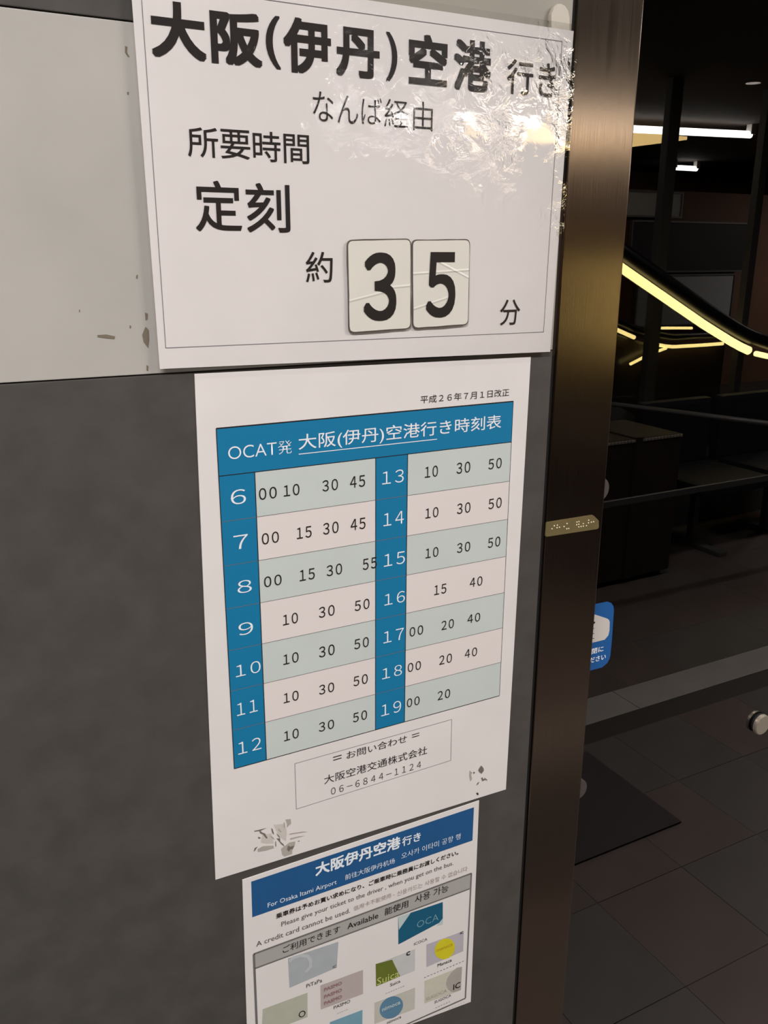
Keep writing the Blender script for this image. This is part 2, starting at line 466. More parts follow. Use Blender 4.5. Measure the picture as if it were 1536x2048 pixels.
TEXTS=[
('sign', '大', 0.1844, 1.7801, 0.2274, 1.8197, 0.035, 'ink'),
('sign', '阪', 0.2309, 1.7797, 0.2735, 1.8184, 0.035, 'ink'),
('sign', '(', 0.2766, 1.7802, 0.2892, 1.819, 0.015, 'ink'),
('sign', '伊', 0.2917, 1.7789, 0.3343, 1.8201, 0.035, 'ink'),
('sign', ')', 0.3858, 1.7797, 0.3971, 1.8182, 0.015, 'ink'),
('sign', '空', 0.4081, 1.7795, 0.4479, 1.82, 0.035, 'ink'),
('sign', '港', 0.4545, 1.7783, 0.4949, 1.8204, 0.035, 'ink'),
('sign', '丹', 0.3384, 1.7799, 0.3799, 1.818, 0.035, 'ink'),
('sign', '行', 0.5126, 1.7797, 0.5429, 1.8093, 0.012, 'ink'),
('sign', 'き', 0.5492, 1.7799, 0.5696, 1.8094, 0.015, 'ink'),
('sign', 'な', 0.3168, 1.7437, 0.3359, 1.7668, -0.004, 'ink'),
('sign', 'ん', 0.3395, 1.7436, 0.3591, 1.7659, -0.004, 'ink'),
('sign', 'ば', 0.3622, 1.7443, 0.3819, 1.7656, -0.004, 'ink'),
('sign', '経', 0.3844, 1.7434, 0.4084, 1.7661, -0.004, 'ink'),
('sign', '由', 0.4135, 1.7424, 0.4336, 1.7662, -0.004, 'ink'),
('sign', '所', 0.208, 1.7106, 0.2332, 1.7329, 0.004, 'ink'),
('sign', '要', 0.2351, 1.7106, 0.2602, 1.7327, 0.004, 'ink'),
('sign', '時', 0.2626, 1.7097, 0.2868, 1.7329, 0.004, 'ink'),
('sign', '間', 0.2895, 1.7095, 0.3126, 1.7322, 0.004, 'ink'),
('sign', '定', 0.2111, 1.654, 0.2505, 1.6934, 0.012, 'ink'),
('sign', '刻', 0.2546, 1.6537, 0.2938, 1.6929, 0.012, 'ink'),
('sign', '約', 0.3071, 1.612, 0.3331, 1.6382, 0.004, 'ink'),
('sign', '分', 0.516, 1.5676, 0.5406, 1.5929, 0.004, 'ink'),
('card3', '3', 0.3621, 1.5768, 0.3964, 1.6379, 0.022, 'ink'),
('card5', '5', 0.4281, 1.5778, 0.461, 1.6384, 0.022, 'ink'),
('time', '平成２６年７月１日改正', 0.4287, 1.4946, 0.5355, 1.5024, 0.0, 'ink'),
('time', 'OCAT', 0.2303, 1.4592, 0.2766, 1.4709, -0.008, 'white'),
('time', '発', 0.2777, 1.459, 0.2918, 1.4715, -0.012, 'white'),
('time', '大阪(伊丹)空港行き時刻表', 0.2981, 1.4589, 0.5271, 1.4759, 0.004, 'white'),
('time', '6', 0.2307, 1.4167, 0.245, 1.4306, -0.006, 'white'),
('time', '7', 0.2313, 1.3734, 0.2452, 1.3869, -0.006, 'white'),
('time', '8', 0.2328, 1.3292, 0.2469, 1.3418, -0.006, 'white'),
('time', '9', 0.2319, 1.2861, 0.2464, 1.2987, -0.006, 'white'),
('time', '10', 0.227, 1.2433, 0.2523, 1.2559, -0.006, 'white'),
('time', '11', 0.2261, 1.2014, 0.2475, 1.2149, -0.006, 'white'),
('time', '12', 0.2252, 1.1583, 0.2497, 1.1719, -0.006, 'white'),
('time', '13', 0.3862, 1.4169, 0.4106, 1.4302, -0.006, 'white'),
('time', '14', 0.3878, 1.3733, 0.4112, 1.3867, -0.006, 'white'),
('time', '15', 0.3885, 1.3295, 0.413, 1.343, -0.006, 'white'),
('time', '16', 0.3892, 1.2865, 0.4135, 1.2992, -0.006, 'white'),
('time', '17', 0.3883, 1.2439, 0.4127, 1.257, -0.006, 'white'),
('time', '18', 0.3869, 1.2021, 0.411, 1.2147, -0.006, 'white'),
('time', '19', 0.386, 1.158, 0.4104, 1.1718, -0.006, 'white'),
('time', '00', 0.2577, 1.4178, 0.2751, 1.429, 0.006, 'ink'),
('time', '10', 0.282, 1.4179, 0.298, 1.429, 0.006, 'ink'),
('time', '30', 0.3217, 1.4178, 0.338, 1.429, 0.006, 'ink'),
('time', '45', 0.3509, 1.4175, 0.3673, 1.4293, 0.006, 'ink'),
('time', '00', 0.2588, 1.3739, 0.2758, 1.3851, 0.006, 'ink'),
('time', '15', 0.294, 1.3739, 0.3094, 1.3855, 0.006, 'ink'),
('time', '30', 0.3216, 1.3742, 0.3381, 1.3861, 0.006, 'ink'),
('time', '45', 0.3512, 1.3739, 0.3676, 1.3858, 0.006, 'ink'),
('time', '10', 0.4353, 1.4179, 0.4507, 1.4297, 0.006, 'ink'),
('time', '30', 0.4733, 1.4177, 0.4901, 1.4296, 0.006, 'ink'),
('time', '50', 0.5131, 1.4179, 0.5299, 1.4293, 0.006, 'ink'),
('time', '10', 0.4367, 1.3743, 0.4524, 1.3853, 0.006, 'ink'),
('time', '30', 0.4753, 1.3737, 0.4921, 1.3853, 0.006, 'ink'),
('time', '50', 0.5152, 1.3736, 0.5322, 1.3853, 0.006, 'ink'),
('time', '10', 0.4378, 1.3304, 0.4535, 1.3414, 0.006, 'ink'),
('time', '30', 0.4768, 1.33, 0.4935, 1.3411, 0.006, 'ink'),
('time', '50', 0.5166, 1.3294, 0.5327, 1.3409, 0.006, 'ink'),
('time', '00', 0.2593, 1.3306, 0.2771, 1.3415, 0.006, 'ink'),
('time', '15', 0.2958, 1.3303, 0.3118, 1.3419, 0.006, 'ink'),
('time', '30', 0.3246, 1.3303, 0.3414, 1.3419, 0.006, 'ink'),
('time', '55', 0.3645, 1.33, 0.3803, 1.3421, 0.006, 'ink'),
('time', '10', 0.2771, 1.2873, 0.2929, 1.2987, 0.006, 'ink'),
('time', '30', 0.3154, 1.2875, 0.3326, 1.2992, 0.006, 'ink'),
('time', '50', 0.3552, 1.287, 0.372, 1.2984, 0.006, 'ink'),
('time', '10', 0.276, 1.2449, 0.2924, 1.2562, 0.006, 'ink'),
('time', '30', 0.3148, 1.244, 0.332, 1.256, 0.006, 'ink'),
('time', '50', 0.3544, 1.2443, 0.3711, 1.2557, 0.006, 'ink'),
('time', '10', 0.2751, 1.2025, 0.2913, 1.2137, 0.006, 'ink'),
('time', '30', 0.314, 1.2022, 0.3309, 1.2132, 0.006, 'ink'),
('time', '50', 0.3531, 1.2021, 0.3698, 1.2135, 0.006, 'ink'),
('time', '15', 0.4494, 1.2867, 0.4646, 1.2979, 0.006, 'ink'),
('time', '40', 0.4947, 1.2873, 0.5111, 1.2983, 0.006, 'ink'),
('time', '00', 0.4199, 1.2445, 0.4366, 1.2554, 0.006, 'ink'),
('time', '20', 0.4597, 1.2438, 0.4755, 1.2547, 0.006, 'ink'),
('time', '40', 0.4932, 1.2447, 0.51, 1.2552, 0.006, 'ink'),
('time', '00', 0.4182, 1.203, 0.4346, 1.2137, 0.006, 'ink'),
('time', '20', 0.4579, 1.2024, 0.4743, 1.2135, 0.006, 'ink'),
('time', '40', 0.4912, 1.2029, 0.5076, 1.2136, 0.006, 'ink'),
('time', '00', 0.4177, 1.1604, 0.4337, 1.171, 0.006, 'ink'),
('time', '20', 0.457, 1.159, 0.4733, 1.1701, 0.006, 'ink'),
('time', '10', 0.2742, 1.1593, 0.2903, 1.1707, 0.006, 'ink'),
('time', '30', 0.3129, 1.1593, 0.3302, 1.1702, 0.006, 'ink'),
('time', '50', 0.3523, 1.1597, 0.3689, 1.1709, 0.006, 'ink'),
('time', '＝', 0.3285, 1.1207, 0.3384, 1.1253, 0, 'ink'),
('time', 'お問い合わせ', 0.3445, 1.1176, 0.4182, 1.127, 0, 'ink'),
('time', '＝', 0.4247, 1.1212, 0.434, 1.1252, 0, 'ink'),
('time', '大阪空港交通株式会社', 0.3177, 1.095, 0.4447, 1.1054, 0, 'ink'),
('time', '０６－６８４４－１１２４', 0.3256, 1.0795, 0.4371, 1.0879, -0.006, 'ink'),
('note', '大阪伊丹空港', 0.3051, 0.9824, 0.4113, None, 0.03, 'white'),
('note', '行き', 0.4136, 0.9818, 0.4383, None, 0.02, 'white'),
('note', 'For Osaka Itami Airport', 0.2491, 0.9621, 0.3304, None, 0.0, 'white'),
('note', '前往大阪伊丹机场', 0.3409, 0.9635, 0.4042, None, -0.004, 'white'),
('note', '오사카 이타미 공항 행', 0.4128, 0.965, 0.4938, None, -0.004, 'white'),
('note', '乗車券は予めお買い求めになり、ご乗車時に乗務員にお渡しください。', 0.2581, 0.9452, 0.4916, None, 0.022, 'ink'),
('note', 'Please give your ticket to the driver , when you get on the bus.', 0.2637, 0.9309, 0.4849, None, 0.0, 'brown_ink'),
('note', 'A credit card cannot be used.', 0.2344, 0.9186, 0.3466, None, 0.0, 'brown_ink'),
('note', '信用卡不能使用 -', 0.3512, 0.9174, 0.4043, None, 0.0, 'grey_brown'),
('note', '신용카드는 사용할 수 없습니다', 0.4078, 0.915, 0.5056, None, 0.0, 'grey_brown'),
('note', 'ご利用できます', 0.2642, 0.8962, 0.3339, None, 0.004, 'ink'),
('note', 'Available', 0.3431, 0.8953, 0.3829, None, 0.008, 'ink'),
('note', '能使用', 0.3914, 0.8942, 0.423, None, 0.008, 'ink'),
('note', '사용 가능', 0.4319, 0.8949, 0.4788, None, 0.004, 'ink'),
('note', 'PiTaPa', 0.2909, 0.8359, 0.3104, None, 0.0, 'ink'),
('note', 'iC', 0.324, 0.8484, 0.3283, None, 0.0, 'ink'),
('note', 'PASMO', 0.3125, 0.8202, 0.3354, None, 0.03, 'pink_ink'),
('note', 'PASMO', 0.3123, 0.8101, 0.3353, None, 0.03, 'pink_ink'),
('note', 'PASMO', 0.3122, 0.8004, 0.3352, None, 0.03, 'pink_ink'),
('note', 'PASMO', 0.3244, 0.7886, 0.3458, None, 0.0, 'ink'),
('note', '- - - - -', 0.3287, 0.7799, 0.3421, None, 0.03, 'ink'),
('note', 'OCA', 0.4353, 0.8576, 0.4657, None, -0.01, 'card_lightblue'),
('note', 'ICOCA', 0.4319, 0.8334, 0.4505, None, 0.0, 'ink'),
('note', 'manaca', 0.4643, 0.8093, 0.4875, None, 0.0, 'orange_ink'),
('note', 'Manaca', 0.4663, 0.7851, 0.4871, None, 0.006, 'ink'),
('note', 'IC', 0.4984, 0.8213, 0.5027, None, 0.03, 'ink'),
('note', '- - - - - - - - - - - - -', 0.4473, 0.7774, 0.5052, None, 0.03, 'ink'),
('note', 'Suica', 0.3813, 0.7967, 0.4115, None, 0.0, 'card_lime'),
('note', 'C', 0.4212, 0.8221, 0.4266, None, 0.05, 'ink'),
('note', 'Suica', 0.3994, 0.7865, 0.4133, None, 0.0, 'ink'),
('note', '- - - - - - - -', 0.3934, 0.7785, 0.4187, None, 0.03, 'ink'),
('note', 'nimoca', 0.3883, 0.7535, 0.4138, None, 0.02, 'card_pale'),
('note', 'nimoca', 0.3954, 0.7306, 0.4152, None, 0.0, 'ink'),
('note', 'IC', 0.4907, 0.7375, 0.5014, None, 0.02, 'ink'),
('note', 'SUGOCA', 0.4631, 0.7292, 0.488, None, 0.0, 'ink'),
('note', '- - - - - -', 0.465, 0.7214, 0.4865, None, 0.03, 'ink'),
('note', 'SUGOCA', 0.4508, 0.7397, 0.4812, None, 0.0, 'card_grey'),
('note', '- - - - - -', 0.4857, 0.7098, 0.5088, None, 0.0, 'grey_brown'),
('sticker', '閉に', 0.7031, 1.1476, 0.7228, 1.1554, 0.02, 'white'),
('sticker', 'ださい', 0.7007, 1.1355, 0.7278, 1.1431, 0.02, 'white'),
]
POLYS=[
('sign', 'paper', 'paper_sign', 0, [(0.1719, 1.8169), (0.5875, 1.8396), (0.582, 1.5382), (0.1735, 1.5441)]),
('sign', 'INNER', 'x', 0, [(0.1795, 1.8177), (0.5746, 1.8294), (0.572, 1.5592), (0.1797, 1.5612)]),
('card3', 'CARD', 'x', 0, [(0.3463, 1.6484), (0.4116, 1.6502), (0.4128, 1.5681), (0.3473, 1.5666)]),
('card5', 'CARD', 'x', 0, [(0.4126, 1.6492), (0.4764, 1.6503), (0.4775, 1.5696), (0.4144, 1.568)]),
('sign', 'STRIP', 'x', 0, [(0.5622, 1.8368), (0.5605, 1.8561), (0.5721, 1.8613), (0.5834, 1.8538), (0.5846, 1.8391)]),
('time', 'paper', 'paper', 0, [(0.2041, 1.5375), (0.5616, 1.5335), (0.5581, 1.0118), (0.1946, 1.0204)]),
('time', 'scuff_mark', 'scuff_dark', 2, [(0.238, 1.0646), (0.2442, 1.064), (0.2517, 1.0636), (0.2447, 1.0622), (0.2469, 1.0595), (0.2497, 1.0573), (0.2523, 1.0506), (0.2506, 1.0509), (0.2474, 1.0568), (0.2441, 1.0599), (0.2436, 1.0626), (0.2385, 1.0634)]),
('time', 'scuff_mark', 'scuff_dark', 2, [(0.2568, 1.0615), (0.2581, 1.0601), (0.2594, 1.0539), (0.2588, 1.0528), (0.2572, 1.0566)]),
('time', 'scuff_mark', 'scuff_dark', 2, [(0.262, 1.0471), (0.2661, 1.0454), (0.266, 1.0418), (0.2699, 1.0365), (0.2704, 1.0337), (0.267, 1.0382), (0.2637, 1.0439)]),
('time', 'scuff_mark', 'scuff_dark', 2, [(0.2623, 1.0535), (0.2656, 1.0478), (0.2658, 1.0455), (0.2633, 1.0499)]),
('time', 'scuff_mark', 'scuff_dark', 2, [(0.2364, 1.0396), (0.2377, 1.0436), (0.2409, 1.0444), (0.2387, 1.0413)]),
('time', 'scuff_mark', 'scuff_light', 2, [(0.241, 1.0414), (0.2468, 1.0429), (0.2583, 1.0394), (0.2587, 1.036), (0.2489, 1.0363), (0.2409, 1.0379)]),
('time', 'scuff_mark', 'scuff_light', 2, [(0.2726, 1.0666), (0.2785, 1.0653), (0.2789, 1.0593), (0.2759, 1.0578), (0.274, 1.0558), (0.2745, 1.0608)]),
('time', 'scuff_mark', 'scuff_light', 2, [(0.2668, 1.0324), (0.2764, 1.0368), (0.2829, 1.0358), (0.2822, 1.0308), (0.2791, 1.0253), (0.2789, 1.0214), (0.27, 1.0214), (0.2678, 1.0248)]),
('time', 'scuff_mark', 'scuff_light', 2, [(0.2772, 1.0417), (0.2873, 1.0408), (0.2944, 1.0389), (0.2854, 1.0395), (0.2777, 1.0396)]),
('time', 'scuff_mark', 'scuff_light', 2, [(0.2767, 1.0478), (0.2916, 1.0452), (0.2975, 1.0427), (0.2921, 1.0437), (0.2767, 1.0465)]),
('time', 'scuff_mark', 'scuff_dark', 2, [(0.2859, 1.0354), (0.2877, 1.035), (0.288, 1.034), (0.2865, 1.0342)]),
('time', 'scuff_mark', 'scuff_dark', 2, [(0.2422, 1.0561), (0.245, 1.0538), (0.2438, 1.053), (0.2418, 1.0543)]),
('time', 'scuff_mark', 'scuff_light', 2, [(0.2708, 1.064), (0.2719, 1.063), (0.2717, 1.0566), (0.2706, 1.0577)]),
('time', 'scuff_mark', 'scuff_dark', 2, [(0.2605, 1.0438), (0.2613, 1.0435), (0.2614, 1.0373), (0.2605, 1.0373)]),
('time', 'scuff_mark', 'scuff_light', 2, [(0.2648, 1.0584), (0.2681, 1.0527), (0.2669, 1.0531), (0.2644, 1.0566)]),
('time', 'scuff_mark', 'scuff_dark', 2, [(0.2732, 1.0288), (0.2745, 1.0335), (0.2769, 1.0314), (0.2816, 1.031), (0.2797, 1.0277), (0.2767, 1.0275), (0.2755, 1.0253)]),
('time', 'scuff_mark', 'scuff_light', 2, [(0.2547, 1.0536), (0.2586, 1.0496), (0.2597, 1.046), (0.2564, 1.0504)]),
('time', 'scuff_mark', 'scuff_pale', 1, [(0.2468, 1.0564), (0.2565, 1.0555), (0.2589, 1.0418), (0.2503, 1.0442), (0.2447, 1.0481)]),
('time', 'scuff_mark', 'scuff_pale', 1, [(0.2592, 1.0648), (0.2719, 1.0617), (0.2739, 1.0507), (0.2724, 1.0395), (0.2656, 1.0472)]),
('time', 'scuff_mark', 'scuff_dark', 2, [(0.52, 1.057), (0.5232, 1.0525), (0.5241, 1.049), (0.5209, 1.0454), (0.5174, 1.0486), (0.5158, 1.0519), (0.5175, 1.0546)]),
('time', 'scuff_mark', 'scuff_dark', 2, [(0.5085, 1.051), (0.51, 1.0516), (0.5115, 1.0501), (0.5097, 1.0485)]),
('time', 'scuff_mark', 'scuff_dark', 2, [(0.5204, 1.0395), (0.5222, 1.0403), (0.5239, 1.037), (0.5257, 1.0375), (0.5249, 1.0392), (0.5292, 1.035), (0.5294, 1.0331), (0.5269, 1.0353), (0.5225, 1.0346)]),
('time', 'scuff_mark', 'scuff_dark', 2, [(0.5137, 1.0316), (0.5158, 1.0349), (0.518, 1.0352), (0.5166, 1.0325)]),
('time', 'scuff_mark', 'scuff_light', 2, [(0.5036, 1.0553), (0.5074, 1.0513), (0.506, 1.0489), (0.5074, 1.0421), (0.5053, 1.0399), (0.5035, 1.0476)]),
('time', 'scuff_mark', 'scuff_black', 2, [(0.5141, 1.0211), (0.5168, 1.0209), (0.518, 1.0176), (0.5158, 1.0176)]),
('note', 'paper', 'paper', 0, [(0.2228, 1.0095), (0.5192, 1.009), (0.5191, 0.7044), (0.2177, 0.7323)]),
('note', 'title_bar', 'blue_note', 1, [(0.2323, 1.0037), (0.5119, 1.002), (0.5116, 0.9552), (0.2315, 0.9584)]),
('note', 'heading_bar', 'grey_bar', 1, [(0.2312, 0.91), (0.5118, 0.9077), (0.5104, 0.8851), (0.2322, 0.8907)]),
('note', 'printed_card', 'card_silver', 1, [(0.2701, 0.8868), (0.3317, 0.8828), (0.3292, 0.8471), (0.2707, 0.8455)]),
('note', 'printed_card', 'card_pink', 1, [(0.3083, 0.8312), (0.3629, 0.8285), (0.3628, 0.7927), (0.3081, 0.7961)]),
('note', 'printed_card', 'card_green', 1, [(0.2382, 0.8312), (0.2922, 0.8286), (0.2914, 0.7935), (0.2359, 0.7968)]),
('note', 'printed_card', 'card_lightblue', 1, [(0.3192, 0.7719), (0.362, 0.7692), (0.3615, 0.7339), (0.3186, 0.737)]),
('note', 'printed_card', 'card_teal', 1, [(0.4096, 0.8847), (0.4715, 0.8811), (0.4723, 0.8528), (0.4102, 0.8443)]),
('note', 'card_corner', 'card_pale', 2, [(0.4096, 0.8847), (0.4266, 0.8837), (0.4108, 0.8658)]),
('note', 'card_corner', 'card_pale', 2, [(0.4723, 0.8567), (0.4725, 0.8474), (0.4635, 0.8492)]),
('note', 'printed_card', 'card_lilac', 1, [(0.4496, 0.8271), (0.5039, 0.8243), (0.5041, 0.7928), (0.4503, 0.7923)]),
('note', 'printed_disc', 'card_yellow', 2, [(0.4915, 0.8047), (0.4912, 0.8012), (0.4902, 0.7981), (0.4885, 0.7955), (0.4862, 0.7936), (0.4834, 0.7924), (0.4802, 0.7921), (0.4769, 0.7926), (0.4736, 0.7939), (0.4704, 0.796), (0.4675, 0.7987), (0.4651, 0.8018), (0.4633, 0.8053), (0.4621, 0.809), (0.4616, 0.8126), (0.4619, 0.8161), (0.4629, 0.8191), (0.4646, 0.8217), (0.4669, 0.8236), (0.4696, 0.8247), (0.4727, 0.8251), (0.476, 0.8247), (0.4793, 0.8234), (0.4825, 0.8214), (0.4854, 0.8188), (0.4879, 0.8156), (0.4897, 0.8121), (0.491, 0.8084)]),
('note', 'printed_card', 'card_strip', 1, [(0.3797, 0.8292), (0.4336, 0.8276), (0.4338, 0.7945), (0.3803, 0.7958)]),
('note', 'card_motif', 'card_olive', 2, [(0.3797, 0.8292), (0.4018, 0.8258), (0.413, 0.7958), (0.3803, 0.7958)]),
('note', 'printed_card', 'card_beige', 1, [(0.3782, 0.772), (0.4346, 0.7683), (0.4346, 0.7347), (0.3782, 0.7393)]),
('note', 'printed_disc', 'card_steelblue', 2, [(0.4177, 0.7497), (0.4173, 0.746), (0.4161, 0.7427), (0.4142, 0.7399), (0.4116, 0.7378), (0.4085, 0.7365), (0.405, 0.7361), (0.4014, 0.7365), (0.3977, 0.7378), (0.3943, 0.7399), (0.3912, 0.7427), (0.3886, 0.746), (0.3867, 0.7496), (0.3855, 0.7535), (0.3851, 0.7573), (0.3855, 0.7609), (0.3867, 0.7642), (0.3886, 0.767), (0.3911, 0.769), (0.3941, 0.7703), (0.3975, 0.7708), (0.4011, 0.7704), (0.4048, 0.7692), (0.4082, 0.7672), (0.4114, 0.7645), (0.414, 0.7612), (0.416, 0.7575), (0.4172, 0.7536)]),
('note', 'printed_card', 'card_cream', 1, [(0.4479, 0.7723), (0.5031, 0.7694), (0.5027, 0.7316), (0.4486, 0.7365)]),
('note', 'printed_disc', 'card_grey', 2, [(0.5032, 0.769), (0.4955, 0.771), (0.4869, 0.767), (0.4813, 0.7604), (0.4798, 0.7524), (0.4823, 0.7438), (0.4878, 0.7362), (0.492, 0.7335), (0.5027, 0.7322)]),
('plate', 'PLATE', 'x', 0, [(0.5946, 1.3463), (0.5956, 1.3475), (0.6618, 1.3468), (0.6641, 1.3457), (0.6722, 1.3385), (0.6731, 1.3307), (0.6719, 1.3287), (0.6699, 1.3286), (0.5968, 1.3301), (0.5944, 1.3318)]),
('sticker', 'STK', 'x', 0, [(0.7017, 1.2165), (0.7233, 1.216), (0.7294, 1.2132), (0.7337, 1.2081), (0.7352, 1.2024), (0.7362, 1.1603), (0.7359, 1.1382), (0.7347, 1.1335), (0.7316, 1.1286), (0.7235, 1.1244), (0.7024, 1.1246)]),
('sticker', 'WHITE', 'x', 1, [(0.7016, 1.2035), (0.7251, 1.1926), (0.7282, 1.1901), (0.7297, 1.1868), (0.7304, 1.1752), (0.7292, 1.1684), (0.7235, 1.1636), (0.7019, 1.1639)]),
('sticker', 'M', 'ink', 2, [(0.7016, 1.1942), (0.7056, 1.1917), (0.7036, 1.1898), (0.7016, 1.1904)]),
('sticker', 'M', 'ink', 2, [(0.7009, 1.1846), (0.7043, 1.1839), (0.7044, 1.183), (0.701, 1.1837)]),
('sticker', 'M', 'ink', 2, [(0.7016, 1.1774), (0.705, 1.1767), (0.705, 1.1758), (0.7017, 1.1766)]),
('sticker', 'M', 'ink', 2, [(0.7022, 1.1706), (0.7056, 1.1698), (0.7057, 1.1689), (0.7023, 1.1697)]),
]
LINES=[
('time', 'white', 0.0008, 3, [(0.2981, 1.4572), (0.4487, 1.457)], 'rule_line'),
('time', 'grey_ink', 0.0005, 2, [(0.2851, 1.1302), (0.4766, 1.1302), (0.477, 1.0768), (0.2853, 1.0752), (0.2851, 1.1302)], 'frame_line'),
('note', 'frame_grey', 0.0022, 2, [(0.231, 0.9103), (0.5119, 0.9075)], 'frame_line'),
('note', 'frame_grey', 0.0018, 2, [(0.2318, 0.8906), (0.5104, 0.8854)], 'frame_line'),
('note', 'frame_grey', 0.0026, 2, [(0.2312, 0.9102), (0.2305, 0.8102)], 'frame_line'),
('note', 'frame_grey', 0.002, 2, [(0.5119, 0.9075), (0.5102, 0.7151)], 'frame_line'),
('note', 'frame_grey', 0.0022, 2, [(0.5102, 0.7151), (0.417, 0.7164)], 'frame_line'),
('note', 'card_ring', 0.004, 2, [(0.2714, 0.8819), (0.2761, 0.8851), (0.2855, 0.8842), (0.2939, 0.8788), (0.297, 0.8708), (0.2964, 0.8634), (0.2905, 0.8584)], 'printed_ring'),
('note', 'ink', 0.0012, 2, [(0.2884, 0.8009), (0.2879, 0.799), (0.2865, 0.7977), (0.2847, 0.7974), (0.2829, 0.7981), (0.2816, 0.7998), (0.2811, 0.8018), (0.2817, 0.8038), (0.283, 0.8051), (0.2849, 0.8054), (0.2867, 0.8047), (0.288, 0.803), (0.2884, 0.8009)], 'printed_ring'),
]
DOTS=[(0.6033, 1.3387), (0.6063, 1.3419), (0.6106, 1.342), (0.6104, 1.3389), (0.6139, 1.339), (0.6205, 1.3388), (0.6246, 1.3419), (0.6247, 1.3355), (0.6274, 1.3355), (0.639, 1.3415), (0.6419, 1.3417), (0.6389, 1.3383), (0.642, 1.3385), (0.6422, 1.3352), (0.6456, 1.3352), (0.6489, 1.3352), (0.6486, 1.3383), (0.6536, 1.3351), (0.6563, 1.3381), (0.6563, 1.3413), (0.6604, 1.3383), (0.6639, 1.3383)]

# ------------------------------------------------------------------ the setting
cg = glass_material(False)
cg.node_tree.nodes['Transparent BSDF'].inputs[0].default_value = (0.86, 0.86, 0.84, 1)
M['clear_glass'] = cg
# stone-clad wall: backing, slabs as parts
wall = structure(box('wall_front', -2.4, 0.592, 0.004, 0.2, -0.0, CEIL_Z, M['joint']))
Z_LOW, Z_HIGH, SLAB = 1.5391, 1.8040, 0.265


def slab(x0, x1, z0, z1, material):
    g = 0.0006
    o = box('stone_slab', x0 + g, x1 - g, 0.0, 0.02, z0 + g, z1 - g, material, wall, bevel=0.0008)
    return o


slab(-2.4, -0.62, Z_LOW, Z_HIGH, M['slab_light'])
slab(-0.62, 0.5905, Z_LOW, Z_HIGH, M['slab_light'])
slab(-2.4, -1.0, Z_HIGH, Z_HIGH + SLAB, M['slab_light'])
slab(-1.0, 0.30, Z_HIGH, Z_HIGH + SLAB, M['slab_dark'])
slab(0.30, 0.5905, Z_HIGH, Z_HIGH + SLAB, M['slab_mid'])
slab(-2.4, 0.5905, Z_HIGH + SLAB, CEIL_Z, M['slab_dark'])
slab(-2.4, -0.7, 0.35, Z_LOW, M['slab_dark'])
slab(-0.7, 0.5905, 0.35, Z_LOW, M['slab_dark'])
slab(-2.4, 0.5905, 0.0, 0.35, M['slab_dark'])

for outline in STAINS:
    prism('stain', outline, -0.0003, 0.0003, M['stain'], wall)
floor = structure(box('floor', -5, 12, -9.5, 5, -0.2, -0.0015, M['floor']))
ceiling = structure(box('ceiling', -5, 12, -9.5, 5, CEIL_Z, CEIL_Z + 0.2, M['ceiling']))
structure(box('wall_back', -5, 12, -9.7, -9.5, 0, CEIL_Z, M['wall_out']))
structure(box('wall_left', -5.2, -5, -9.5, 5, 0, CEIL_Z, M['wall_out']))
structure(box('wall_right', 12, 12.2, -9.5, 5, 0, CEIL_Z, M['wall_out']))
structure(box('wall_inside', -5, 12, 3.0, 3.2, 0, CEIL_Z, M['inside']))

# paving outside, laid in rows 150 mm deep
PX, PY = 0.302, 0.304
pav_bm = bmesh.new()
bx(pav_bm, 0.0006, PX - 0.0006, 0.0006, PY - 0.0006, -0.03, 0.0, 0.0006, 1)
pav = mesh_from(pav_bm, 'paver')
pav_meshes = {}
for k in ('paver', 'paver_red', 'paver_dark'):
    me = pav.copy()
    me.materials.append(M[k])
    pav_meshes[k] = me
rows = [0.004 - j * PY for j in range(5)] + [-1.4625 - j * PY for j in range(6)]      # front edge of each row
rows = [y for y in rows if not (-1.46 < y - PY + 0.152 < -1.22)]
for ytop in rows:
    for i in range(0, 15):
        x = 0.472 + i * PX
        if x > 1.9 + (-ytop) * 1.35 or x < 0.4 + (-ytop) * 0.5:
            continue
        o = bpy.data.objects.new('paver', pav_meshes['paver_red' if random.random() < 0.4 else 'paver'])
        COL.objects.link(o)
        o.location = (x, ytop - PY, random.uniform(-0.0008, 0.0))
        o.parent = floor
tag(box('floor_patch', 1.15, 1.825, -1.17, -0.745, 0.0, 0.006, M['patch_dark_grey'], None, bevel=0.002), 'dark flat patch on the paving, mirrored low in the glass', 'mat')  # thin dark four-sided patch on the paving
for (y0, y1) in ((-1.46, -1.31), (-3.53, -3.40)):
    for i in range(9):
        o = box('granite_strip', -0.5 + i * 0.9 + 0.0015, 0.4 + i * 0.9 - 0.0015, y0, y1, -0.03, 0.0005, M['paver_light'], floor, bevel=0.001)

# steel post and glazing
post = empty('steel_post', (0.636, 0.02, 0.0), 'brushed stainless steel post between the stone wall and the dark glass', 'post')
bm = bmesh.new()
bx(bm, 0.5955, 0.6783, 0.0, 0.06, 0.0, CEIL_Z, 0.0012, 2)
link('post_face', mesh_from(bm, 'post_face'), M['steel'], post)
box('edge_seal', 0.5905, 0.5953, 0.003, 0.05, 0.0, CEIL_Z, M['black_rubber'], post)
box('glazing_gasket', 0.6784, 0.6815, 0.020, 0.05, 0.0, CEIL_Z, M['black_rubber'], post)
adopt(post)

win = structure(box('window_1', 0.68, 7.5, 0.028, 0.036, 0.02, CEIL_Z, M['glass']))
box('bottom_rail', 0.68, 7.5, 0.015, 0.05, 0.0, 0.03, M['frame_metal'], win)
bpy.data.objects['window_1'].parent = None

